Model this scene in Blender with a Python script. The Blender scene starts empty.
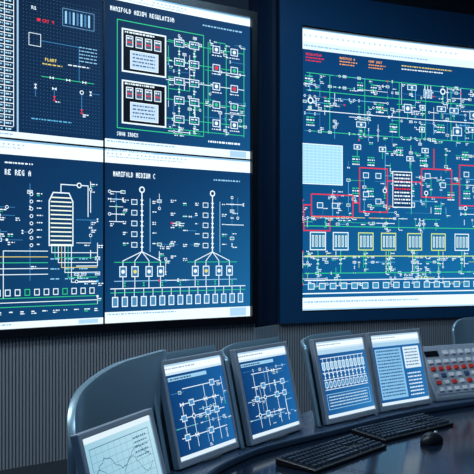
import bpy, math, random
from mathutils import Vector, Matrix
scene = bpy.context.scene
scene.view_settings.view_transform = 'Standard'
scene.view_settings.look = 'None'
V = Vector

def lin(c):
    out = []
    for k in c[:3]:
        k = k / 255.0
        out.append(k / 12.92 if k <= 0.04045 else ((k + 0.055) / 1.055) ** 2.4)
    return tuple(out)

# ------------------------------------------------------------------ materials
def mat(name, rgb, rough=0.5, metal=0.0, noise=0.0, nscale=30, spec=0.5, bump=0.0):
    m = bpy.data.materials.new(name); m.use_nodes = True
    nt = m.node_tree; b = nt.nodes['Principled BSDF']
    col = lin(rgb) + (1,)
    b.inputs['Base Color'].default_value = col
    b.inputs['Roughness'].default_value = rough
    b.inputs['Metallic'].default_value = metal
    b.inputs['Specular IOR Level'].default_value = spec
    if noise > 0 or bump > 0:
        tc = nt.nodes.new('ShaderNodeTexCoord')
        n = nt.nodes.new('ShaderNodeTexNoise'); n.inputs['Scale'].default_value = nscale
        n.inputs['Detail'].default_value = 4
        nt.links.new(tc.outputs['Object'], n.inputs['Vector'])
        if noise > 0:
            r = nt.nodes.new('ShaderNodeValToRGB')
            r.color_ramp.elements[0].color = tuple(c * (1 - noise) for c in col[:3]) + (1,)
            r.color_ramp.elements[1].color = tuple(min(1, c * (1 + noise)) for c in col[:3]) + (1,)
            nt.links.new(n.outputs['Fac'], r.inputs['Fac'])
            nt.links.new(r.outputs['Color'], b.inputs['Base Color'])
        if bump > 0:
            bp = nt.nodes.new('ShaderNodeBump'); bp.inputs['Strength'].default_value = bump
            bp.inputs['Distance'].default_value = 0.002
            nt.links.new(n.outputs['Fac'], bp.inputs['Height'])
            nt.links.new(bp.outputs['Normal'], b.inputs['Normal'])
    return m

def emat(name, strength=1.0):
    m = bpy.data.materials.new(name); m.use_nodes = True
    nt = m.node_tree; b = nt.nodes['Principled BSDF']
    b.inputs['Base Color'].default_value = (0.004, 0.006, 0.01, 1)
    b.inputs['Roughness'].default_value = 0.45
    b.inputs['Specular IOR Level'].default_value = 0.15
    a = nt.nodes.new('ShaderNodeVertexColor'); a.layer_name = 'Col'
    nt.links.new(a.outputs['Color'], b.inputs['Emission Color'])
    b.inputs['Emission Strength'].default_value = strength
    return m

M_SLAT = mat('slat_grey', (160, 168, 176), 0.6, noise=0.06, nscale=3)
M_SLATBACK = mat('slat_gap_dark', (74, 80, 88), 0.8, noise=0.1)
M_WALL = mat('wall_navy_paint', (22, 36, 54), 0.7, noise=0.08, nscale=4)
M_BLACK = mat('bezel_black', (12, 17, 25), 0.35, noise=0.05)
M_BLUE = mat('frame_blue_lacquer', (30, 80, 122), 0.25, noise=0.04, nscale=5)
M_NAVY = mat('pillar_navy', (24, 42, 66), 0.35, noise=0.08, nscale=3)
M_HOOD = mat('hood_painted_steel', (138, 170, 186), 0.3, metal=0.3, noise=0.04, nscale=10)
M_SILVER = mat('monitor_silver', (186, 200, 214), 0.3, metal=0.3, noise=0.03)
M_DGREY = mat('monitor_back_grey', (58, 66, 76), 0.5, noise=0.05)
M_DESK = mat('desk_dark_laminate', (18, 28, 42), 0.13, noise=0.12, nscale=40, spec=.6)
M_RISER = mat('desk_riser_grey', (54, 72, 94), 0.2, noise=0.05)
M_KEYB = mat('keyboard_black', (12, 16, 22), 0.4, noise=0.05)
M_KEY = mat('key_cap', (36, 46, 60), 0.38, noise=0.1)
M_FLOOR = mat('floor_carpet', (44, 52, 62), 0.9, noise=0.2, nscale=80, bump=0.4)
M_CEIL = mat('ceiling_paint', (60, 70, 84), 0.9, noise=0.05)
M_PANEL = mat('console_panel_grey', (158, 172, 186), 0.45, noise=0.04)
M_WBTN = mat('button_white', (240, 243, 246), 0.4, noise=0.02)
M_RBTN = mat('button_red', (235, 62, 50), 0.4, noise=0.02)
M_GBTN = mat('button_blue', (60, 90, 130), 0.4, noise=0.02)
M_LAMP = bpy.data.materials.new('lamp_diffuser'); M_LAMP.use_nodes = True
_b = M_LAMP.node_tree.nodes['Principled BSDF']
_b.inputs['Emission Color'].default_value = (0.8, 0.9, 1, 1); _b.inputs['Emission Strength'].default_value = 2
E_WALL = emat('video_wall_display', 1.3)
E_MON = emat('monitor_display', 1.12)

# ------------------------------------------------------------------ mesh tools
class MB:
    def __init__(s): s.v = []; s.f = []; s.c = []; s.m = []
    def quad(s, pts, col=None, mi=0):
        i = len(s.v); s.v += [tuple(p) for p in pts]; s.f.append(tuple(range(i, i + len(pts)))); s.c.append(col); s.m.append(mi)
    def hexa(s, p, mi=0):   # p: 8 pts bottom 0-3 ccw, top 4-7
        i = len(s.v); s.v += [tuple(q) for q in p]
        for f in ((3,2,1,0),(4,5,6,7),(0,1,5,4),(1,2,6,5),(2,3,7,6),(3,0,4,7)):
            s.f.append(tuple(i + k for k in f)); s.c.append(None); s.m.append(mi)
    def build(s, name, mats, parent=None, bevel=0, smooth=False, segs=2, fixn=True):
        me = bpy.data.meshes.new(name); me.from_pydata(s.v, [], s.f)
        for mm in (mats if isinstance(mats, list) else [mats]): me.materials.append(mm)
        me.polygons.foreach_set('material_index', s.m)
        if s.c and s.c[0] is not None:
            ca = me.color_attributes.new('Col', 'FLOAT_COLOR', 'CORNER')
            arr = []
            for f, c in zip(s.f, s.c):
                if isinstance(c, list):
                    for k in c: arr += [k[0], k[1], k[2], 1]
                else:
                    for k in f: arr += [c[0], c[1], c[2], 1]
            ca.data.foreach_set('color', arr)
        elif fixn:
            import bmesh
            bm = bmesh.new(); bm.from_mesh(me)
            bmesh.ops.recalc_face_normals(bm, faces=bm.faces[:]); bm.to_mesh(me); bm.free()
        if smooth:
            me.polygons.foreach_set('use_smooth', [True] * len(me.polygons))
        me.update()
        o = bpy.data.objects.new(name, me); scene.collection.objects.link(o)
        if bevel:
            b = o.modifiers.new('bevel', 'BEVEL'); b.width = bevel; b.segments = segs; b.limit_method = 'ANGLE'
        if parent:
            o.parent = parent; o.matrix_parent_inverse = Matrix.Translation(-parent.location)
        return o

def empty(name, loc):
    e = bpy.data.objects.new(name, None); e.empty_display_size = 0.1
    e.location = loc; scene.collection.objects.link(e); return e

class Fr:
    def __init__(s, o, yaw, tilt):
        a = math.radians(yaw); t = math.radians(tilt)
        s.o = V(o); s.u = V((math.cos(a), math.sin(a), 0))
        s.v = V((-math.sin(a)*math.sin(t), math.cos(a)*math.sin(t), math.cos(t)))
        s.n = V((math.sin(a)*math.cos(t), -math.cos(a)*math.cos(t), math.sin(t)))
    def p(s, a, b, c=0): return s.o + s.u*a + s.v*b + s.n*c
    def box(s, mb, a0, a1, b0, b1, c0, c1, mi=0):
        mb.hexa([s.p(a0,b0,c0), s.p(a1,b0,c0), s.p(a1,b1,c0), s.p(a0,b1,c0),
                 s.p(a0,b0,c1), s.p(a1,b0,c1), s.p(a1,b1,c1), s.p(a0,b1,c1)], mi)

# ------------------------------------------------------------------ drawing canvas
FONT = dict(A='25755',B='65656',C='34443',D='65556',E='74647',F='74644',G='34553',H='55755',I='72227',J='11152',
 K='55655',L='44447',M='57755',N='67555',O='25552',P='65644',Q='25573',R='65655',S='34216',T='72222',U='55557',
 V='55552',W='55775',X='55255',Y='55222',Z='71247')
FONT.update({'0':'75557','1':'26227','2':'61247','3':'61216','4':'55711','5':'74616','6':'34652','7':'71122','8':'25252','9':'25311','-':'00700','/':'11244'})
WHT = (222,240,250); GRN = (50,190,130); RED = (225,45,60); YEL = (215,200,110); CYA = (90,180,225); ORG=(235,160,80); DIM=(54,118,168); BLK=(6,12,22)
LTB = (140,196,228)

class Canvas:
    def __init__(s, mp, W, H, eps, step):
        s.mp = mp; s.W = W; s.H = H; s.eps = eps; s.step = step; s.mb = MB()
    def P(s, x, y, L): return s.mp(x / s.W, 1 - y / s.H, L * s.eps)
    def rect(s, x0, y0, x1, y1, col, L=1):
        c = lin(col); n = max(1, int(math.ceil(abs(x1 - x0) / s.step)))
        for i in range(n):
            a = x0 + (x1 - x0) * i / n; b = x0 + (x1 - x0) * (i + 1) / n
            s.mb.quad([s.P(a, y1, L), s.P(b, y1, L), s.P(b, y0, L), s.P(a, y0, L)], c)
    def grad(s, x0, y0, x1, y1, cols, L=0, nx=16, ny=12):
        tl, tr, bl, br = [lin(c) for c in cols]
        def cc(u, v): return tuple((tl[k]*(1-u)+tr[k]*u)*(1-v)+(bl[k]*(1-u)+br[k]*u)*v for k in range(3))
        for i in range(nx):
            for j in range(ny):
                u0, u1, v0, v1 = i/nx, (i+1)/nx, j/ny, (j+1)/ny
                X = lambda u: x0+(x1-x0)*u
                Y = lambda v: y0+(y1-y0)*v
                s.mb.quad([s.P(X(u0),Y(v1),L), s.P(X(u1),Y(v1),L), s.P(X(u1),Y(v0),L), s.P(X(u0),Y(v0),L)],
                          [cc(u0,v1), cc(u1,v1), cc(u1,v0), cc(u0,v0)])
    def box(s, x0, y0, x1, y1, col, w=1, L=2, fill=None):
        if fill: s.rect(x0, y0, x1, y1, fill, L)
        s.rect(x0, y0, x1, y0+w, col, L+1); s.rect(x0, y1-w, x1, y1, col, L+1)
        s.rect(x0, y0+w, x0+w, y1-w, col, L+1); s.rect(x1-w, y0+w, x1, y1-w, col, L+1)
    def path(s, pts, col, w=1, L=2):
        for (a, b), (c, d) in zip(pts, pts[1:]):
            if abs(a-c) >= abs(b-d) and abs(b-d) < 1e-6: s.rect(min(a,c)-w/2, b-w/2, max(a,c)+w/2, b+w/2, col, L)
            elif abs(a-c) < 1e-6: s.rect(a-w/2, min(b,d)-w/2, a+w/2, max(b,d)+w/2, col, L)
            else:
                dx, dy = c-a, d-b; l = math.hypot(dx, dy); nx, ny = -dy/l*w/2, dx/l*w/2
                s.mb.quad([s.P(a+nx,b+ny,L), s.P(c+nx,d+ny,L), s.P(c-nx,d-ny,L), s.P(a-nx,b-ny,L)], lin(col))
    def tri(s, a, b, c, col, L=3): s.mb.quad([s.P(*a,L), s.P(*b,L), s.P(*c,L)], lin(col))
    def disc(s, x, y, r, col, L=3, n=10):
        s.mb.quad([s.P(x+r*math.cos(-2*math.pi*i/n), y+r*math.sin(-2*math.pi*i/n), L) for i in range(n)], lin(col))
    def ring(s, x, y, r, col, bg, L=3): s.disc(x, y, r, col, L); s.disc(x, y, r*0.62, bg, L+1)
    def valve(s, x, y, r, col, vert=False):
        if vert: s.tri((x-r*.7,y-r),(x+r*.7,y-r),(x,y),col); s.tri((x-r*.7,y+r),(x,y),(x+r*.7,y+r),col)
        else: s.tri((x-r,y-r*.7),(x,y),(x-r,y+r*.7),col); s.tri((x+r,y-r*.7),(x+r,y+r*.7),(x,y),col)
    def text(s, x, y, t, col, k=1.0, L=4, ky=None):
        ky = ky or k
        for ch in t:
            g = FONT.get(ch)
            if g:
                for r, d in enumerate(g):
                    bits = [(int(d) >> (2-i)) & 1 for i in range(3)]; i = 0
                    while i < 3:
                        if bits[i]:
                            j = i
                            while j < 3 and bits[j]: j += 1
                            s.rect(x+i*k, y+r*ky, x+j*k, y+(r+1)*ky, col, L); i = j
                        else: i += 1
            x += 4*k
    def words(s, x, y, w, rng, col, h=2.0, L=3):
        e = x + w
        while x < e:
            l = rng.uniform(1.5, 6); s.rect(x, y, min(e, x+l), y+h, col, L); x += l + rng.uniform(.8, 2)
    def tag(s, x, y, rng, col=WHT, bg=None):
        s.words(x, y, rng.uniform(5, 10), rng, col, 1.5)
        if rng.random() < .6: s.words(x, y+2.8, rng.uniform(4, 8), rng, GRN if rng.random() < .3 else col, 1.4)

def schematic(cv, x0, y0, x1, y1, rng, bg, dens=1.0, line=(GRN, WHT, CYA, DIM), grid=14, sym=WHT):
    """pipes, valves, pumps, instrument bubbles & tags, all hanging on drawn pipe runs"""
    nx = int((x1-x0)/grid); ny = int((y1-y0)/grid); q = grid/14
    used = set()
    for j in range(ny+1):
        if rng.random() < .7*dens:
            y = y0+j*grid; i = 0
            while i < nx:
                ln = rng.randint(2, 6)
                if rng.random() < .6:
                    e = min(nx, i+ln)
                    cv.path([(x0+i*grid, y), (x0+e*grid, y)], rng.choice(line), rng.choice([.8, 1.1]))
                    for k in range(i, e+1): used.add((k, j))
                i += ln + rng.randint(0, 2)
    for i in range(nx+1):
        if rng.random() < .6*dens:
            x = x0+i*grid; j = 0
            while j < ny:
                ln = rng.randint(1, 4)
                if rng.random() < .5:
                    e = min(ny, j+ln)
                    cv.path([(x, y0+j*grid), (x, y0+e*grid)], rng.choice(line), rng.choice([.8, 1.1]))
                    for k in range(j, e+1): used.add((i, k))
                j += ln + rng.randint(0, 2)
    for (i, j) in sorted(used):
        x = x0+i*grid; y = y0+j*grid; r = rng.random()
        if r < .22*dens: cv.valve(x, y, 3.2*q, rng.choice([sym, sym, sym, GRN, sym, RED if rng.random()<.3 else sym]), rng.random() < .5)
        elif r < .34*dens: cv.ring(x, y, 3.2*q, sym, bg)
        elif r < .50*dens:
            cv.box(x-5*q, y-3.2*q, x+5*q, y+3.2*q, sym, .8, 2, (20,70,112)); cv.words(x-3*q, y-1*q, 6*q, rng, GRN if rng.random()<.4 else sym, 1.6*q, 5)
        elif r < .55*dens: cv.rect(x-2*q, y-2*q, x+2*q, y+2*q, rng.choice([GRN, RED, WHT, CYA]), 3)
        if rng.random() < .40*dens: cv.tag(x+1.5*q, y+3.5*q, rng)

# ------------------------------------------------------------------ video wall geometry
ZB, ZM = 1.026, 2.28
uL = V((.7998, .6002, 0)); nL = V((.6002, -.7998, 0)); RL = V((.1045, 6.434, 0)); WL = 2.562; OL = RL - uL*WL
ZTL = 3.42
def mapL(s, z, off=0):
    t = s / WL; sag = .05*4*t*(1-t)
    p = OL + uL*s - nL*(sag - off); return V((p.x, p.y, z))
uR = V((.9285, .3714, 0)); nR = V((.3714, -.9285, 0)); OR = V((.5398, 6.895, 0)); WR = 2.73; ZTR = 3.49
def mapR(s, z, off=0):
    t = s / WR; sag = .05*4*t*(1-t)
    p = OR + uR*s - nR*(sag - off); return V((p.x, p.y, z))

def strip(mb, mp, s0, s1, z0, z1, f, b, n=1, mi=0):
    for i in range(n):
        a = s0+(s1-s0)*i/n; c = s0+(s1-s0)*(i+1)/n
        mb.hexa([mp(a,z0,b), mp(c,z0,b), mp(c,z0,f), mp(a,z0,f), mp(a,z1,b), mp(c,z1,b), mp(c,z1,f), mp(a,z1,f)], mi)

def cell(mp, s0, s1, z0, z1, W, H, eps=.0006):
    return Canvas(lambda u, v, o: mp(s0+(s1-s0)*u, z0+(z1-z0)*v, o), W, H, eps, 26)

def bars(cv, rng, W, H, top=14, bottom=8):
    cv.rect(0, 0, W, top, (226,242,250), 1)
    cv.rect(0, 0, W, 2.4, (130,180,215), 2)
    cv.words(3, .6, W*.3, rng, WHT, 1.2, 3)
    for x in range(4, int(W*.55), 7):
        if rng.random() < .8: cv.rect(x, 5, x+3, 7.5, (160,190,212), 2)
    cv.words(4, 10, W*.5, rng, (150,175,198), 1.4, 2)
    cv.rect(0, H-bottom, W, H, (218,236,246), 1)
    cv.words(4, H-bottom+2.5, W*.45, rng, (130,168,196), 1.8, 2)
    cv.rect(W*.85, H-bottom+1.5, W*.97, H-1.5, (160,198,224), 2)

mid = WL/2; g = .006
left = empty('video_wall_screen', mapL(WL/2, ZB))
W, H = 260, 236
# --- upper left cell
rng = random.Random(3); c = cell(mapL, .0, mid-g, ZM+g, ZTL, W, H)
bg = (8,30,56); c.grad(0, 0, W, H, [(8,26,50),(8,32,60),(6,34,64),(12,46,82)])
c.rect(0, H-9, W, H, (218,236,246), 1); c.words(4, H-6, 120, rng, (130,168,196), 1.8, 2)
for k in range(0, 2):
    X = 40+k*44
    for y in range(20, 222, 8):
        c.rect(X, y, X+40, y+1, WHT, 2)
        c.words(X+3, y+2.8, 22, rng, LTB, 2.2, 3); c.words(X+29, y+2.8, 8, rng, (160,215,240), 2.2, 3)
    for dx in (0, 27, 40): c.rect(X+dx, 20, X+dx+1, 220, WHT, 2)
c.rect(129, 0, 131.5, H-9, (150,190,220), 2)
for y in range(34, 222, 5):
    for x in range(138, 256, 5): c.rect(x, y, x+.8, y+.8, (70,114,158), 2)
c.text(166, 64, 'CRT 4', RED, .9); c.rect(158, 64, 163, 68, RED, 3)
for k in range(7): c.rect(200+k*6, 46, 203+k*6, 64, (70,120,170) if k % 2 else LTB, 3)
c.box(196, 42, 246, 68, (90,140,180), 1); c.text(150, 48, 'R1', WHT, 1)
c.text(170, 118, 'PLANT', YEL, .9); c.words(166, 126, 30, rng, YEL, 1.6); c.words(205, 122, 34, rng, WHT, 1.6)
for (x, y) in ((180,145),(205,145),(230,145)): c.valve(x, y, 3, WHT)
c.path([(165,145),(245,145)], GRN, 1); c.words(150, 205, 60, rng, CYA, 1.6)
for y in range(94, 116, 5): c.words(222, y, 28, rng, LTB, 1.4)
c.box(146, 86, 164, 104, WHT, .8); c.path([(164, 95),(222, 95),(222, 145)], DIM, 1)
schematic(c, 142, 160, 254, 196, rng, bg, .7, (DIM, DIM, WHT), 14)
c.mb.build('display_upper_left', E_WALL, left)
# --- upper right cell
rng = random.Random(5); c = cell(mapL, mid+g, WL, ZM+g, ZTL, W, H)
bg = (8,46,84); c.grad(0, 0, W, H, [(6,34,66),(10,54,98),(8,46,86),(18,76,124)])
bars(c, rng, W, H, 14, 13)
c.text(9, 24, 'MANIFOLD A0304 REGULATION', WHT, 1.1, 4, 1.4)
c.words(170, 25, 75, rng, LTB, 2.2)
c.box(20, 42, 172, 206, GRN, 1.3, 2)
for (x0, y0, x1, y1) in ((28,54,104,120),(28,132,104,198)):
    c.box(x0, y0, x1, y1, WHT, 2.4, 2, BLK)
    for i in range(4):
        xx = x0+7+i*16
        c.box(xx, y0+10, xx+12, y0+27, WHT, 1.2, 4, (70,92,118)); c.words(xx+2, y0+13, 8, rng, WHT, 2.2, 6); c.words(xx+2, y0+19, 8, rng, RED, 2.2, 6)
    c.box(x0+14, y0+32, x0+62, y0+60, WHT, 1, 4, (180,206,226))
    for k in range(4): c.words(x0+18, y0+36+k*5.5, 38, rng, (60,95,140), 2.2, 6)
    c.words(x0+5, y0+4, 50, rng, WHT, 2.4, 5)
schematic(c, 108, 50, 172, 202, rng, bg, .7, (GRN, WHT, DIM), 9.5)
schematic(c, 174, 50, 252, 204, rng, bg, .7, (GRN, WHT, DIM), 9.5)
for i in range(2):
    for j in range(5):
        x = 118+i*27; y = 56+j*30
        c.box(x, y, x+18, y+12, WHT, 1.2, 5, (24,78,120)); c.words(x+3, y+3.2, 12, rng, WHT, 1.8, 7); c.words(x+3, y+7.4, 10, rng, GRN, 1.8, 7)
        c.path([(x+9, y+12), (x+9, y+30)], GRN, 1.1); c.valve(x+9, y+21, 3.2, WHT, True)
for xx in (180, 214, 248): c.path([(xx, 52), (xx, 200)], GRN, 1.3)
for yy in (62, 92, 122, 152, 182, 198):
    c.path([(104, yy), (248, yy)], GRN if yy != 122 else WHT, 1.1)
    if yy < 190:
        for xx in (180, 214):
            c.box(xx+8, yy-6, xx+22, yy+6, WHT, 1.2, 5, (24,78,120)); c.disc(xx+15, yy, 3.2, RED if (yy+xx) % 8 == 0 else (GRN if yy % 4 == 0 else WHT), 7)
            c.words(xx+7, yy+9, 18, rng, WHT, 1.6)
c.text(20, 211, 'SHOW INDEX', WHT, .9, 4, 1.2); c.words(180, 211, 60, rng, WHT, 3)
c.mb.build('display_upper_right', E_WALL, left)
# --- lower left cell (tower and exchanger train)
H2 = 255
rng = random.Random(9); c = cell(mapL, 0, mid-g, ZB, ZM-g, W, H2)
bg = (6,40,74); c.grad(0, 0, W, H2, [(6,32,64),(8,48,88),(6,46,84),(14,70,114)])
bars(c, rng, W, H2, 20, 9)
c.text(112, 40, 'RE REG A', WHT, 1.2, 4, 1.5); c.words(112, 30, 40, rng, WHT, 2)
schematic(c, 60, 58, 158, 200, rng, bg, .7, (WHT, DIM, DIM), 11)
schematic(c, 218, 50, 254, 236, rng, bg, .7, (WHT, DIM), 11)
tx0, tx1 = 176, 212
for y in range(74, 142, 6): c.rect(tx0+2, y, tx1-2, y+1.8, (225,236,220), 8)
c.path([(tx0, 80), (tx0+6, 68), (tx1-6, 68), (tx1, 80), (tx1, 142), (tx0, 142), (tx0, 80)], WHT, 1.6, 7)
c.path([(194,68),(194,56),(236,56),(236,100)], WHT, 1.3); c.ring(222, 56, 4, WHT, bg)
for k in range(7): c.path([(tx0+4+k*5, 142), (tx0+4+k*5, 152+k*7), (250, 152+k*7)], (WHT, GRN, WHT, YEL, WHT, GRN, WHT)[k], 1)
for k in range(5): c.path([(tx0-2, 150+k*8), (110-k*6, 150+k*8), (110-k*6, 214)], (WHT, YEL, GRN, WHT, WHT)[k], 1)
for y in (214, 220, 226): c.path([(56, y), (250, y)], (GRN if y != 220 else WHT), 1)
for k in range(12):
    xx = 84+k*14; c.box(xx, 202, xx+8, 211, GRN if k % 4 == 0 else WHT, 1.1, 4, (16,60,90))
for y in range(70, 142, 10): c.tag(158, y, rng); c.ring(150, y+2, 2.6, WHT, bg)
for x in range(70, 250, 16): c.tag(x, 232, rng)
for k in range(9): c.words(178+(k % 3)*22, 160+(k//3)*14, 14, rng, LTB, 1.6, 5)
c.mb.build('display_lower_left', E_WALL, left)
# --- lower right cell
rng = random.Random(13); c = cell(mapL, mid+g, WL, ZB, ZM-g, W, H2)
bg = (8,48,90); c.grad(0, 0, W, H2, [(6,36,70),(10,54,98),(10,58,102),(26,98,148)])
bars(c, rng, W, H2, 20, 16)
c.text(14, 32, 'MANIFOLD MEDIUM C', WHT, 1.05, 4, 1.5); c.words(190, 34, 50, rng, LTB, 2.2)
schematic(c, 92, 62, 160, 196, rng, bg, .55, (DIM, DIM, WHT), 11)
schematic(c, 8, 62, 32, 160, rng, bg, .6, (DIM, WHT), 11)
schematic(c, 214, 62, 252, 160, rng, bg, .6, (DIM, WHT), 11)
for xx in (62, 188):
    c.path([(xx, 62), (xx, 150)], WHT, 1.8)
    c.path([(xx+14, 70), (xx+14, 150)], LTB, 1.0)
    for yy in (76, 92, 108, 124, 140): c.valve(xx, yy, 4, WHT, True); c.box(xx-18, yy-4, xx-8, yy+4, WHT, 1, 3, (24,78,120)); c.tag(xx+18, yy-3, rng); c.tag(xx-32, yy-3, rng)
    c.ring(xx, 57, 5, WHT, bg)
    for k in (-32, -12, 12, 32):
        c.path([(xx, 150), (xx+k, 164), (xx+k, 205)], WHT, 1.2)
        c.box(xx+k-6, 172, xx+k+6, 188, WHT, 1.3, 4, (50,108,152)); c.disc(xx+k, 180, 3, YEL if k == -12 else WHT, 7)
    c.path([(xx-46, 166), (xx+46, 166)], GRN, 1); c.path([(xx-46, 194), (xx+46, 194)], LTB, 1)
for yy in (70, 90, 112, 134, 156): c.tag(112, yy, rng); c.tag(134, yy+4, rng)
c.path([(10, 205), (250, 205)], WHT, 1.3); c.path([(10, 211), (250, 211)], GRN, 1.1)
for k in range(15):
    xx = 12+k*16; c.box(xx, 217, xx+10, 232, WHT, 1.3, 4, (70,128,170)); c.path([(xx+5, 205), (xx+5, 217)], WHT, 1)
    if k % 2: c.valve(xx+5, 199, 3, GRN, True)
c.mb.build('display_lower_right', E_WALL, left)
# frame
mb = MB()
strip(mb, mapL, -.06, WL+.05, ZB-.06, ZB, .03, -.06, 16)
strip(mb, mapL, -.06, WL+.05, ZTL, ZTL+.05, .03, -.06, 16)
strip(mb, mapL, -.06, 0, ZB, ZTL, .03, -.06); strip(mb, mapL, WL, WL+.05, ZB, ZTL, .03, -.06)
strip(mb, mapL, mid-g, mid+g, ZB, ZTL, .006, -.02); strip(mb, mapL, 0, WL, ZM-g, ZM+g, .006, -.02, 16)
strip(mb, mapL, 0, WL, ZB, ZTL, -.004, -.055, 16)
mb.build('bezel', M_BLACK, left)

# --- right screen
right = empty('video_wall_screen', mapR(WR/2, ZB))
rng = random.Random(21); W, H = 540, 490; c = cell(mapR, 0, WR, ZB, ZTR, W, H)
c.step = 20
bg = (8,60,108); c.grad(0, 0, W, H, [(6,50,98),(6,56,104),(12,84,136),(24,110,164)])
c.rect(0, 0, W, 4, (130,185,222), 1); c.rect(0, 4, W, 24, (232,244,250), 1)
for x in range(8, 330, 11): c.rect(x, 12, x+4, 16, (175,206,226), 2)
c.rect(0, 24, W, 38, (210,232,244), 1); c.words(8, 30, 260, rng, (140,180,206), 2.6, 2)
for x, t, col in ((12, 'REGULATION', RED), (80, 'MANIFOLD A', ORG), (140, 'PUMP UNIT', ORG)):
    c.text(x, 44, t, col, .8); c.words(x, 51, 36, rng, col, 1.8); c.words(x, 56, 30, rng, col, 1.8)
c.words(210, 46, 110, rng, YEL, 2); c.words(210, 52, 90, rng, WHT, 2)
schematic(c, 10, 78, 500, 188, rng, bg, .85, (GRN, WHT, DIM, CYA), 10)
schematic(c, 98, 194, 500, 318, rng, bg, .75, (WHT, DIM, CYA, GRN), 11)
schematic(c, 6, 278, 98, 338, rng, bg, .7, (WHT, DIM, CYA), 10)
schematic(c, 6, 326, 500, 348, rng, bg, .9, (GRN, WHT, YEL), 9)
schematic(c, 6, 386, 500, 452, rng, bg, .95, (GRN, WHT, (170,205,110), CYA), 9.5)
def unit(x, y, w, h, kind):
    """a process unit: vessel box + instruments + pipework"""
    if kind == 0:
        c.box(x, y, x+w, y+h, WHT, 1.3, 4, (34,100,146)); c.disc(x+w/2, y+h/2, min(w,h)*.24, WHT, 6)
        c.path([(x+w/2, y+h), (x+w/2, y+h+12)], GRN, 1.3)
    elif kind == 1:
        for k in range(3):
            c.box(x+k*w/3, y, x+k*w/3+w/3-2, y+h, WHT, 1.1, 4, (60,130,172)); c.path([(x+k*w/3+w/6-1, y-8), (x+k*w/3+w/6-1, y)], WHT, 1.1)
    elif kind == 2:
        c.ring(x+w/2, y+h/2, min(w,h)*.5, WHT, bg, 5); c.valve(x+w/2, y+h+6, 3.6, GRN, True)
    else:
        for k in range(4): c.words(x, y+k*4.5, w, rng, WHT if k % 2 else GRN, 2.2, 6)
for j, y in enumerate((84, 118, 152)):
    for i in range(14):
        x = 14+i*34+rng.uniform(-6, 6)
        if rng.random() < .7: unit(x, y+rng.uniform(-4, 4), rng.choice([12, 16, 20]), rng.choice([10, 12, 16]), rng.choice([0, 1, 2, 3, 3, 0]))
for y in (78, 108, 142, 178): c.path([(14, y), (500, y)], GRN if y != 142 else WHT, 1.3)
for x in (60, 132, 205, 262, 318, 400): c.path([(x, 78), (x, 178)], GRN, 1.3)
for i in range(13):
    x = 104+i*30
    for y in (196, 214, 272, 298):
        if rng.random() < .5: unit(x+rng.uniform(-5, 5), y+rng.uniform(-3, 3), 15, 9, rng.choice([0, 3, 3, 2]))
c.box(4, 200, 86, 270, WHT, 1.4, 7, (150,204,226))
for y in range(205, 268, 5): c.rect(6, y, 84, y+1, (184,222,236), 9)
for x in range(10, 84, 8): c.rect(x, 202, x+.8, 268, (184,222,236), 9)
R = RED
c.box(22, 286, 108, 326, R, 1.8, 7); c.box(120, 236, 180, 316, R, 1.8, 7); c.box(252, 232, 320, 286, R, 1.8, 7); c.box(336, 222, 440, 300, R, 1.8, 7)
c.path([(180, 258), (252, 258)], R, 1.8, 7); c.path([(108, 300), (120, 300)], R, 1.8, 7); c.path([(320, 258), (336, 258)], R, 1.8, 7)
c.path([(22, 306), (8, 306), (8, 350), (60, 350), (60, 326)], R, 1.8, 7); c.path([(280, 196), (280, 232)], R, 1.8, 7); c.path([(380, 222), (380, 188), (450, 188)], R, 1.8, 7)
for (x, y) in ((134,250),(160,250),(134,284),(160,296),(266,246),(300,262),(352,240),(372,268),(40,306),(70,306),(398,240)):
    c.box(x-6, y-5, x+6, y+5, WHT, 1.2, 9, (34,100,146))
c.rect(190, 240, 232, 306, (10,52,94), 7); c.box(190, 240, 232, 306, WHT, 1.6, 8)
for k in range(9): c.words(194, 245+k*6.4, 34, rng, RED if k == 4 else WHT, 2.6, 10)
for i, x in enumerate((20, 66, 118, 166, 222, 274, 326, 384)):
    c.box(x, 352, x+32, 384, (205,225,120) if i in (2, 3, 4, 5) else WHT, 1.6, 5, (34,106,144))
    for k in range(4): c.box(x+4+k*7, 358, x+8+k*7, 378, WHT, 1, 7, (90,156,170))
    c.path([(x+16, 384), (x+16, 424)], GRN, 1.5, 5); c.valve(x+16, 404, 4.4, WHT, True)
for y in (342, 394, 424, 436): c.path([(10, y), (470, y)], (GRN, (190,215,110), GRN, WHT)[(342,394,424,436).index(y)], 1.5, 5)
for x in range(16, 470, 22): c.box(x, 441, x+13, 452, WHT, 1.2, 6, (60,138,174))
c.rect(0, 458, W, 460, WHT, 2); c.rect(0, 466, W, H, (220,238,248), 1); c.words(8, 472, 240, rng, (140,180,206), 3, 2); c.rect(0, 485, W, H, (165,204,230), 2)
c.mb.build('display', E_WALL, right)
FW = -.215
mb = MB()
strip(mb, mapR, FW, 0, ZB-.09, ZTR+.30, .05, -.10)
strip(mb, mapR, 0, WR+.2, ZTR, ZTR+.30, .05, -.10, 16); strip(mb, mapR, 0, WR+.2, ZB-.09, ZB, .05, -.10, 16)
strip(mb, mapR, WR, WR+.2, ZB, ZTR, .05, -.10)
mb.build('frame', M_BLUE, right)
mb = MB(); strip(mb, mapR, 0, WR, ZB, ZTR, -.004, -.06, 16)
strip(mb, mapR, -.0, .014, ZB, ZTR, .03, -.004); strip(mb, mapR, 0, WR, ZTR-.012, ZTR, .03, -.004, 16); strip(mb, mapR, 0, WR, ZB, ZB+.012, .03, -.004, 16)
mb.build('bezel', M_BLACK, right)

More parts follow.
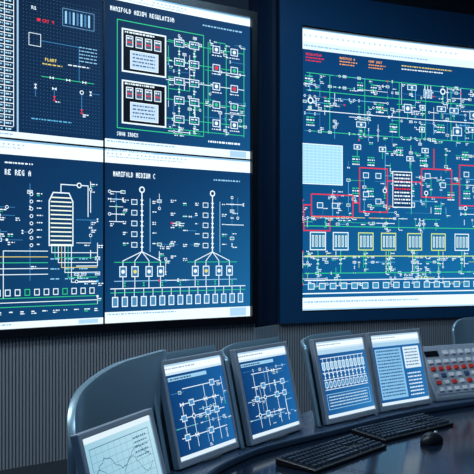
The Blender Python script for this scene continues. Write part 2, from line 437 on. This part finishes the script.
# --- pillar between screens
mb = MB()
pa, pb = V((.175, 6.53, 0)), V((.335, 6.80, 0))
nrm = V((pb.y-pa.y, -(pb.x-pa.x), 0)).normalized()
N = 8
pts = []
for i in range(N+1):
    t = i/N; p = pa.lerp(pb, t) - nrm*(.05*4*t*(1-t)); pts.append(p)
for a, b in zip(pts, pts[1:]):
    z0, z1 = .93, 4.0
    q = [a, b, b-nrm*.08, a-nrm*.08]
    mb.hexa([V((k.x,k.y,z0)) for k in q]+[V((k.x,k.y,z1)) for k in q])
mb.build('pillar', M_NAVY)

# ------------------------------------------------------------------ slatted wall below the screens
mb = MB(); 
def slats(mp, s0, s1, zt, off, pitch=.024):
    s = s0
    while s < s1:
        strip(mb, mp, s, s+pitch*.6, .10, zt, off+.007, off, 1, 0); s += pitch
    strip(mb, mp, s0, s1, .0, zt, off, off-.03, 16, 1)
    strip(mb, mp, s0, s1, 0, .10, off+.010, off, 16, 1)
slats(mapL, -.9, WL+.06, ZB-.06, -.02)
Pc = mapL(WL+.06, 0, -.02); Qc = mapR(FW, 0, 0.0)
dc = (Qc-Pc); Lc = dc.length; dc.normalize(); nc = V((dc.y, -dc.x, 0))
slats(lambda s, z, o=0: V((Pc.x+dc.x*s+nc.x*o, Pc.y+dc.y*s+nc.y*o, z)), 0.0, Lc, .925, 0)
slats(mapR, FW, WR+.2, ZB-.09, -.0)
mb.build('slatted_wall_panel', [M_SLAT, M_SLATBACK])

# room shell
mb = MB(); line = [mapL(-1.2, 0, -.13), mapL(0, 0, -.13), mapL(WL*.5, 0, -.13), mapL(WL+.1, 0, -.13), mapR(-.25, 0, -.14), mapR(WR/2, 0, -.14), mapR(WR+.5, 0, -.14)]
for a, b in zip(line, line[1:]):
    d = (b-a).normalized(); n = V((-d.y, d.x, 0))
    q = [a, b, b+n*.1, a+n*.1]
    mb.hexa([V((k.x,k.y,0)) for k in q]+[V((k.x,k.y,4.2)) for k in q])
mb.build('wall_front', M_WALL)
xl = line[0].x; yl = line[0].y; xr = line[-1].x; yr = line[-1].y
def abox(name, x0, x1, y0, y1, z0, z1, m, parent=None, bevel=0):
    b = MB(); b.hexa([(x0,y0,z0),(x1,y0,z0),(x1,y1,z0),(x0,y1,z0),(x0,y0,z1),(x1,y0,z1),(x1,y1,z1),(x0,y1,z1)]); return b.build(name, m, parent, bevel)
abox('wall_left', xl-.1, xl, -1.5, yl, 0, 4.2, M_WALL)
abox('wall_right', xr, xr+.1, -1.5, yr, 0, 4.2, M_WALL)
abox('floor', xl-.1, xr+.1, -1.5, yr+.2, -.1, 0, M_FLOOR)
abox('ceiling', xl-.1, xr+.1, -1.5, yr+.2, 4.2, 4.3, M_CEIL)

# ceiling lamps
def lamp(x, y, sx, sy, power, col):
    e = empty('ceiling_lamp', (x, y, 4.2))
    abox('housing', x-sx/2-.03, x+sx/2+.03, y-sy/2-.03, y+sy/2+.03, 4.15, 4.2, M_SILVER, e)
    abox('diffuser', x-sx/2, x+sx/2, y-sy/2, y+sy/2, 4.14, 4.15, M_LAMP, e)
    l = bpy.data.lights.new('tube', 'AREA'); l.shape = 'RECTANGLE'; l.size = sx; l.size_y = sy; l.energy = power; l.color = col
    o = bpy.data.objects.new('tube', l); o.location = (x, y, 4.13); scene.collection.objects.link(o)
    o.parent = e; o.matrix_parent_inverse = Matrix.Translation(-e.location)
lamp(-1.5, 2.6, 1.2, .6, 56, (.86, .94, 1)); lamp(.9, 2.0, 1.2, .6, 44, (.62, .82, 1)); lamp(1.2, 5.2, 1.2, .3, 34, (.42, .72, 1))

# ------------------------------------------------------------------ desk
ctrl = [(-.40,1.35),(-.36,1.5),(-.29,1.72),(-.185,2.05),(-.12,2.42),(.013,2.69),(.15,2.85),(.346,3.04),(.59,3.29),(.86,3.51),(1.25,3.76),(1.7,3.98),(2.1,4.15)]
path = []
for i in range(1, len(ctrl)-2):
    p0, p1, p2, p3 = [V((*ctrl[k], 0)) for k in (i-1, i, i+1, i+2)]
    for j in range(6):
        t = j/6; path.append(.5*((2*p1)+(p2-p0)*t+(2*p0-5*p1+4*p2-p3)*t*t+(3*p1-p0-3*p2+p3)*t**3))
nr = []
for i in range(len(path)):
    a = path[max(0, i-9)]; b = path[min(len(path)-1, i+9)]; d = (b-a).normalized(); nr.append(V((d.y, -d.x, 0)))
def sweep(name, f0, f1, z0, z1, m, parent, bevel=.004):
    b = MB(); n = len(path); vs = []
    for p, k in zip(path, nr):
        A, B = p+k*f0, p+k*f1
        vs += [(A.x,A.y,z0),(B.x,B.y,z0),(B.x,B.y,z1),(A.x,A.y,z1)]
    b.v = vs
    for i in range(n-1):
        for k in range(4):
            b.f.append((i*4+k, i*4+(k+1) % 4, (i+1)*4+(k+1) % 4, (i+1)*4+k)); b.c.append(None); b.m.append(0)
    b.f += [(0,1,2,3), tuple((n-1)*4+k for k in (3,2,1,0))]; b.c += [None]*2; b.m += [0]*2
    return b.build(name, m, parent, bevel)
desk = empty('control_desk', (0.5, 3.0, 0))
sweep('desk_top', -.26, .92, .79, .83, M_DESK, desk)
sweep('monitor_shelf', -.25, .045, .8302, .855, M_RISER, desk, .006)
sweep('back_panel', -.24, -.20, .0, .79, M_DGREY, desk)
sweep('front_apron', .80, .84, .55, .79, M_DGREY, desk)
for i in (2, 20, 38, 54):
    b = MB(); p, k = path[i], nr[i]; d = V((-k.y, k.x, 0))
    q = [p-k*.2-d*.02, p+k*.8-d*.02, p+k*.8+d*.02, p-k*.2+d*.02]
    b.hexa([V((w.x,w.y,0)) for w in q]+[V((w.x,w.y,.79)) for w in q]); b.build('leg_panel', M_DGREY, desk)

# ------------------------------------------------------------------ monitors
def mon_bg(c, rng, W, H, cols, top=True):
    c.grad(0, 0, W, H, cols, 0, 4, 4)
    if top:
        c.rect(0, 0, W, 13, (236,246,252), 1); c.rect(0, 0, W, 3, (170,205,230), 2); c.words(3, 6, W*.5, rng, (130,160,185), 2, 2)
        c.rect(0, 13, W, 17, (200,224,238), 1)
        c.rect(0, H-6, W, H, (215,232,242), 1)
def d_sch(seed, flip=False):
    def f(c, W, H):
        rng = random.Random(seed); bg = (12,66,122)
        mon_bg(c, rng, W, H, [(12,62,116),(22,90,152),(8,52,104),(28,100,162)])
        c.rect(6, 21, W*.7, 27, (150,200,230), 2); c.words(8, 23, 60, rng, (30,70,110), 2.5, 3)
        schematic(c, 8, 36, W-8, H-12, rng, bg, .5, (LTB, WHT, DIM), 11)
        def X(x): return W-x if flip else x
        ys = (42, 66, 88, 118)
        for y in ys:
            a, b2 = sorted((X(14+rng.uniform(0, 30)), X(W-14-rng.uniform(0, 20)))); c.path([(a, y), (b2, y)], WHT, 1.3)
        for x in (30, 56, 96, 122):
            c.path([(X(x), rng.choice(ys[:2])), (X(x), H-14)], WHT, 1.3)
            for y in ys:
                r = rng.random()
                if r < .4: c.box(X(x)-7, y-5, X(x)+7, y+5, WHT, 1.4, 5, (70,140,190))
                elif r < .6: c.ring(X(x), y, 4.5, WHT, bg, 5)
                elif r < .85: c.valve(X(x), y, 5, WHT, rng.random() < .5)
    return f
def d_strip(c, W, H):
    rng = random.Random(44)
    mon_bg(c, rng, W, H, [(14,70,130),(28,100,162),(22,86,146),(48,124,182)])
    c.rect(0, 17, W, 26, (170,206,230), 1)
    for k in range(11):
        x = 9+k*13.3; c.box(x, 42, x+10, 58, WHT, 1.5, 3, (150,195,220)); c.path([(x+5, 34), (x+5, 96)], WHT, 1.3); c.valve(x+5, 70, 4.4, WHT, True); c.box(x, 82, x+10, 94, WHT, 1.2, 3, (90,150,190))
    for y in (34, 64, 78, 98): c.path([(8, y), (W-8, y)], WHT, 1.4)
    for y in range(112, 136, 6): c.words(14, y, W-30, rng, (190,220,238), 2.2)
    c.box(8, 107, W-8, 138, (150,200,228), 1.2)
def d_table(c, W, H):
    rng = random.Random(47)
    mon_bg(c, rng, W, H, [(16,84,152),(26,100,166),(16,78,140),(38,112,172)])
    c.rect(0, 17, W, 26, (160,200,226), 1); c.rect(6, 31, 92, H-12, (130,186,222), 1)
    for y in range(35, int(H)-14, 7): c.words(10, y, 76, rng, (24,76,138), 3, 3)
    c.rect(99, 31, W-6, 80, (210,230,242), 1)
    for y in range(36, 78, 7): c.words(104, y, W-116, rng, (80,120,160), 3, 3)
    for y in range(90, int(H)-12, 8): c.words(102, y, W-114, rng, WHT, 3, 3)
def d_chart(c, W, H):
    rng = random.Random(50)
    c.grad(0, 0, W, H, [(150,196,214),(184,220,232),(126,178,202),(152,196,214)], 0, 4, 4)
    c.rect(0, 0, W, 7, (215,232,240), 1)
    c.box(10, 14, W-10, H-10, (80,126,152), 1, 2)
    for y in range(22, int(H)-12, 9): c.rect(11, y, W-11, y+.6, (116,162,186), 2)
    for x in range(22, int(W)-12, 14): c.rect(x, 15, x+.6, H-11, (116,162,186), 2)
    for col, o, am in (((40,80,120), 40, 9), ((60,120,110), 54, 12)):
        p = [(12+i*4, o+am*math.sin(i*.35+o)+rng.uniform(-2, 2)) for i in range(int((W-24)/4))]
        c.path(p, col, .8, 4)
    for k in range(5): c.words(W-52, 20+k*6, 34, rng, (60,100,130), 1.8, 5)

def monitor(BL, yaw, tilt, w, h, draw, bz=.015):
    F = Fr((BL[0], BL[1], .861), yaw, tilt)
    e = empty('computer_monitor', F.p(w/2, 0, -.04))
    b = MB()
    O = [(0,0),(w,0),(w,h),(0,h)]; I = [(bz,bz*1.4),(w-bz,bz*1.4),(w-bz,h-bz),(bz,h-bz)]
    def ringv(pts, c): return [F.p(x, y, c) for x, y in pts]
    vs = ringv(O, -.022)+ringv(O, 0)+ringv(I, 0)+ringv(I, -.006); b.v = [tuple(k) for k in vs]
    for k in range(4):
        n = (k+1) % 4
        for lo, hi in ((0,4),(4,8),(8,12)):
            b.f.append((lo+k, lo+n, hi+n, hi+k)); b.c.append(None); b.m.append(0)
    b.build('bezel', M_SILVER, e, .003, fixn=True)
    b = MB(); F.box(b, .002, w-.002, .002, h-.002, -.024, -.0075); 
    q0 = [(.03,.03),(w-.03,.03),(w-.03,h-.03),(.03,h-.03)]; q1 = [(.07,.07),(w-.07,.07),(w-.07,h-.07),(.07,h-.07)]
    b.hexa([F.p(x,y,-.036) for x,y in q1]+[F.p(x,y,-.022) for x,y in q0])
    b.build('back_shell', M_DGREY, e, .003)
    W_, H_ = 160, 160*(h-2.4*bz)/(w-2*bz)
    cv = Canvas(lambda u, v, o: F.p(bz+(w-2*bz)*u, bz*1.4+(h-2.4*bz)*v, -.006+o), W_, H_, .00012, 999)
    draw(cv, W_, H_); cv.mb.build('display', E_MON, e)
    # stand
    b = MB(); F.box(b, w/2-.025, w/2+.025, .006, .14, -.044, -.030); b.build('stand_neck', M_DGREY, e, .003)
    q = F.p(w/2, 0, -.022); G = Fr((q.x, q.y, .8552), yaw, 0)
    b = MB(); n = 24
    for z in (0, .008):
        for i in range(n):
            t = 2*math.pi*i/n; q = G.p(.085*math.cos(t), z, .032*math.sin(t)); b.v.append(tuple(q))
    for i in range(n): j = (i+1) % n; b.f.append((i, j, n+j, n+i))
    b.f += [tuple(range(n))[::-1], tuple(range(n, 2*n))]; b.c = [None]*len(b.f); b.m = [0]*len(b.f)
    b.build('stand_base', M_DGREY, e)
    return F

def hood(fr, s0, s1, h, c, ra, rb, curl, cl, th=.012):
    """curved sheet-steel shroud standing behind a monitor; swept upper left corner"""
    nu, nv = 40, 18; b = MB()
    for i in range(nu+1):
        u = (i/nu)**2.0; s = (s1-s0)*u
        top = h - (rb*(1-math.sqrt(max(0, 1-((ra-s)/ra)**2))) if s < ra else 0)
        f = curl*(1-s/cl)**2 if s < cl else 0
        for j in range(nv+1):
            v = top*j/nv
            b.v.append(tuple(fr.p(s0+s, v, c+f)))
    for i in range(nu):
        for j in range(nv):
            k = i*(nv+1)+j; b.f.append((k, k+nv+1, k+nv+2, k+1)); b.c.append(None); b.m.append(0)
    o = b.build('monitor_hood', M_HOOD, None, 0, smooth=True)
    sm = o.modifiers.new('solid', 'SOLIDIFY'); sm.thickness = th; sm.offset = -1
    bv = o.modifiers.new('bev', 'BEVEL'); bv.width = .003; bv.limit_method = 'ANGLE'; bv.angle_limit = 1.0; bv.segments = 2
    return o

w, h = .335, .33
monitor((-.286, 1.724), 67.4, 15, .336, .26, d_chart)
F2 = monitor((-.171, 2.40), 57.6, 13, .343, h, d_sch(31))
F3 = monitor((.051, 2.705), 54, 13, w, h, d_sch(37, True))
F4 = monitor((.346, 3.043), 45, 13, w, h, d_strip)
F5 = monitor((.596, 3.302), 38, 13, w, h, d_table)
hood(Fr((-.445, 1.86, .857), 71.5, 0), 0, .66, .355, 0, .42, .17, .06, .16, .018)
hood(F2, -.05, w+.04, .354, -.062, .16, .06, .05, .06)
hood(F3, -.045, w+.03, .354, -.062, .16, .06, .05, .055)
hood(F4, -.045, w-.02, .352, -.062, .15, .06, .05, .055)
hood(Fr((1.05, 3.90, .861), 28, 8), 0, .5, .34, 0, .16, .07, .035, .12)

# ------------------------------------------------------------------ intercom console
w = .46; ox, oy = .875, 3.565
e = empty('intercom_console', (ox+.2, oy+.1, .8555))
G = Fr((ox, oy, .858), 28, 0)
def gp(a, d, z): q = G.o + G.u*a - G.n*d; return V((q.x, q.y, .8555+z))
DZ, DD = .235, .12
b = MB()
b.hexa([gp(0,-.02,0), gp(w,-.02,0), gp(w,DD,0), gp(0,DD,0), gp(0,-.02,.02), gp(w,-.02,.02), gp(w,DD,DZ), gp(0,DD,DZ)])
b.build('housing', M_PANEL, e, .006)
slope = math.atan2(DD+.02, DZ-.02)
P = Fr(gp(0,-.02,.02), 28, math.degrees(slope)); L = math.hypot(DD+.02, DZ-.02)
b = MB(); P.box(b, .015, w-.015, .012, L-.012, 0, .003); b.build('face_plate', M_SILVER, e, .001)
b = MB(); P.box(b, .03, .11, L-.06, L-.032, .003, .006); b.build('readout', M_BLACK, e, .001)
sets = {'w': MB(), 'r': MB(), 'b': MB()}
for i in range(9):
    for j in range(5):
        x = .03+i*.046; y = .024+j*.034
        t = 'r' if (j == 3 or (j == 1 and i % 2 == 0)) else ('b' if j == 2 and i % 3 == 1 else 'w')
        P.box(sets[t], x, x+.026, y, y+.018, .003, .011)
for i in range(6): P.box(sets['w'], .14+i*.046, .166+i*.046, L-.055, L-.035, .003, .011)
sets['w'].build('buttons_white', M_WBTN, e, .002); sets['r'].build('buttons_red', M_RBTN, e, .002); sets['b'].build('buttons_blue', M_GBTN, e, .002)

# ------------------------------------------------------------------ keyboards & mouse
def keyboard(cx, cy, yaw):
    F = Fr((cx, cy, .8305), yaw, 0)
    e = empty('keyboard', F.o)
    def kp(x, y, z): return F.o + F.u*x - F.n*y + V((0, 0, z))
    W_, D = .44, .16
    b = MB(); q = [(-W_/2,-D/2),(W_/2,-D/2),(W_/2,D/2),(-W_/2,D/2)]
    b.hexa([kp(x,y,0) for x,y in q]+[kp(x,y,.010 if y < 0 else .024) for x,y in q]); b.build('body', M_KEYB, e, .004, segs=3)
    b = MB()
    def key(x, y, kw, kd):
        zz = .010+.014*((y+D/2)/D)
        q0 = [(x,y),(x+kw,y),(x+kw,y+kd),(x,y+kd)]; i = .0025; q1 = [(x+i,y+i),(x+kw-i,y+i),(x+kw-i,y+kd-i),(x+i,y+kd-i)]
        b.hexa([kp(*k, zz) for k in q0]+[kp(*k, zz+.009) for k in q1])
    for r in range(6):
        y = -D/2+.014+r*.0225
        if r == 0:
            for x, kw in ((-.21,.025),(-.18,.02),(-.155,.02),(-.13,.11),(-.015,.02),(.01,.02),(.035,.025)): key(x, y, kw, .018)
        else:
            for k in range(14): key(-.21+k*.0195, y, .0165, .018)
        for k in range(3): 
            if r != 2: key(.072+k*.0195, y, .0165, .018)
        for k in range(4): key(.137+k*.0188, y, .016, .018)
    b.build('keys', M_KEY, e)
keyboard(.325, 2.69, 50); keyboard(.645, 3.09, 42)

def mouse(cx, cy, yaw):
    import bmesh
    e = empty('computer_mouse', (cx, cy, .8305))
    bm = bmesh.new(); bmesh.ops.create_uvsphere(bm, u_segments=32, v_segments=20, radius=1)
    for v in bm.verts:
        x, y, z = v.co; z = max(z, -.15)
        v.co = (x*.034*(1-.12*y*y+.06*y), y*.058, (z+.15)*.034*(1-.12*y))
    bm.transform(Matrix.Translation((cx, cy, .8305)) @ Matrix.Rotation(math.radians(yaw), 4, 'Z'))
    me = bpy.data.meshes.new('shell'); bm.to_mesh(me); bm.free(); me.materials.append(M_KEYB)
    me.polygons.foreach_set('use_smooth', [True]*len(me.polygons))
    o = bpy.data.objects.new('shell', me); scene.collection.objects.link(o); o.parent = e; o.matrix_parent_inverse = Matrix.Translation(-e.location)
    R_ = Matrix.Translation((cx, cy, .8305)) @ Matrix.Rotation(math.radians(yaw), 4, 'Z')
    b = MB()
    n = 16
    for x in (-.004, .004):
        for i in range(n): t = 2*math.pi*i/n; b.v.append(tuple(R_ @ V((x, .03+.009*math.cos(t), .030+.009*math.sin(t)))))
    for i in range(n): j = (i+1) % n; b.f.append((i, j, n+j, n+i))
    b.f += [tuple(range(n)), tuple(range(n, 2*n))[::-1]]; b.c = [None]*len(b.f); b.m = [0]*len(b.f)
    b.build('scroll_wheel', M_SILVER, e)
mouse(.70, 2.88, -45)

# ------------------------------------------------------------------ world + camera
wd = bpy.data.worlds.new('world'); scene.world = wd; wd.use_nodes = True
wd.node_tree.nodes['Background'].inputs['Color'].default_value = (.28, .52, .9, 1)
wd.node_tree.nodes['Background'].inputs['Strength'].default_value = .28
cd = bpy.data.cameras.new('camera'); cam = bpy.data.objects.new('camera', cd); scene.collection.objects.link(cam)
cam.location = (0, 0, 1.5); cam.rotation_euler = (math.radians(90), 0, 0)
cd.sensor_width = 36; cd.lens = 36*800/474; cd.shift_y = 20/474; cd.clip_start = .05
scene.camera = cam
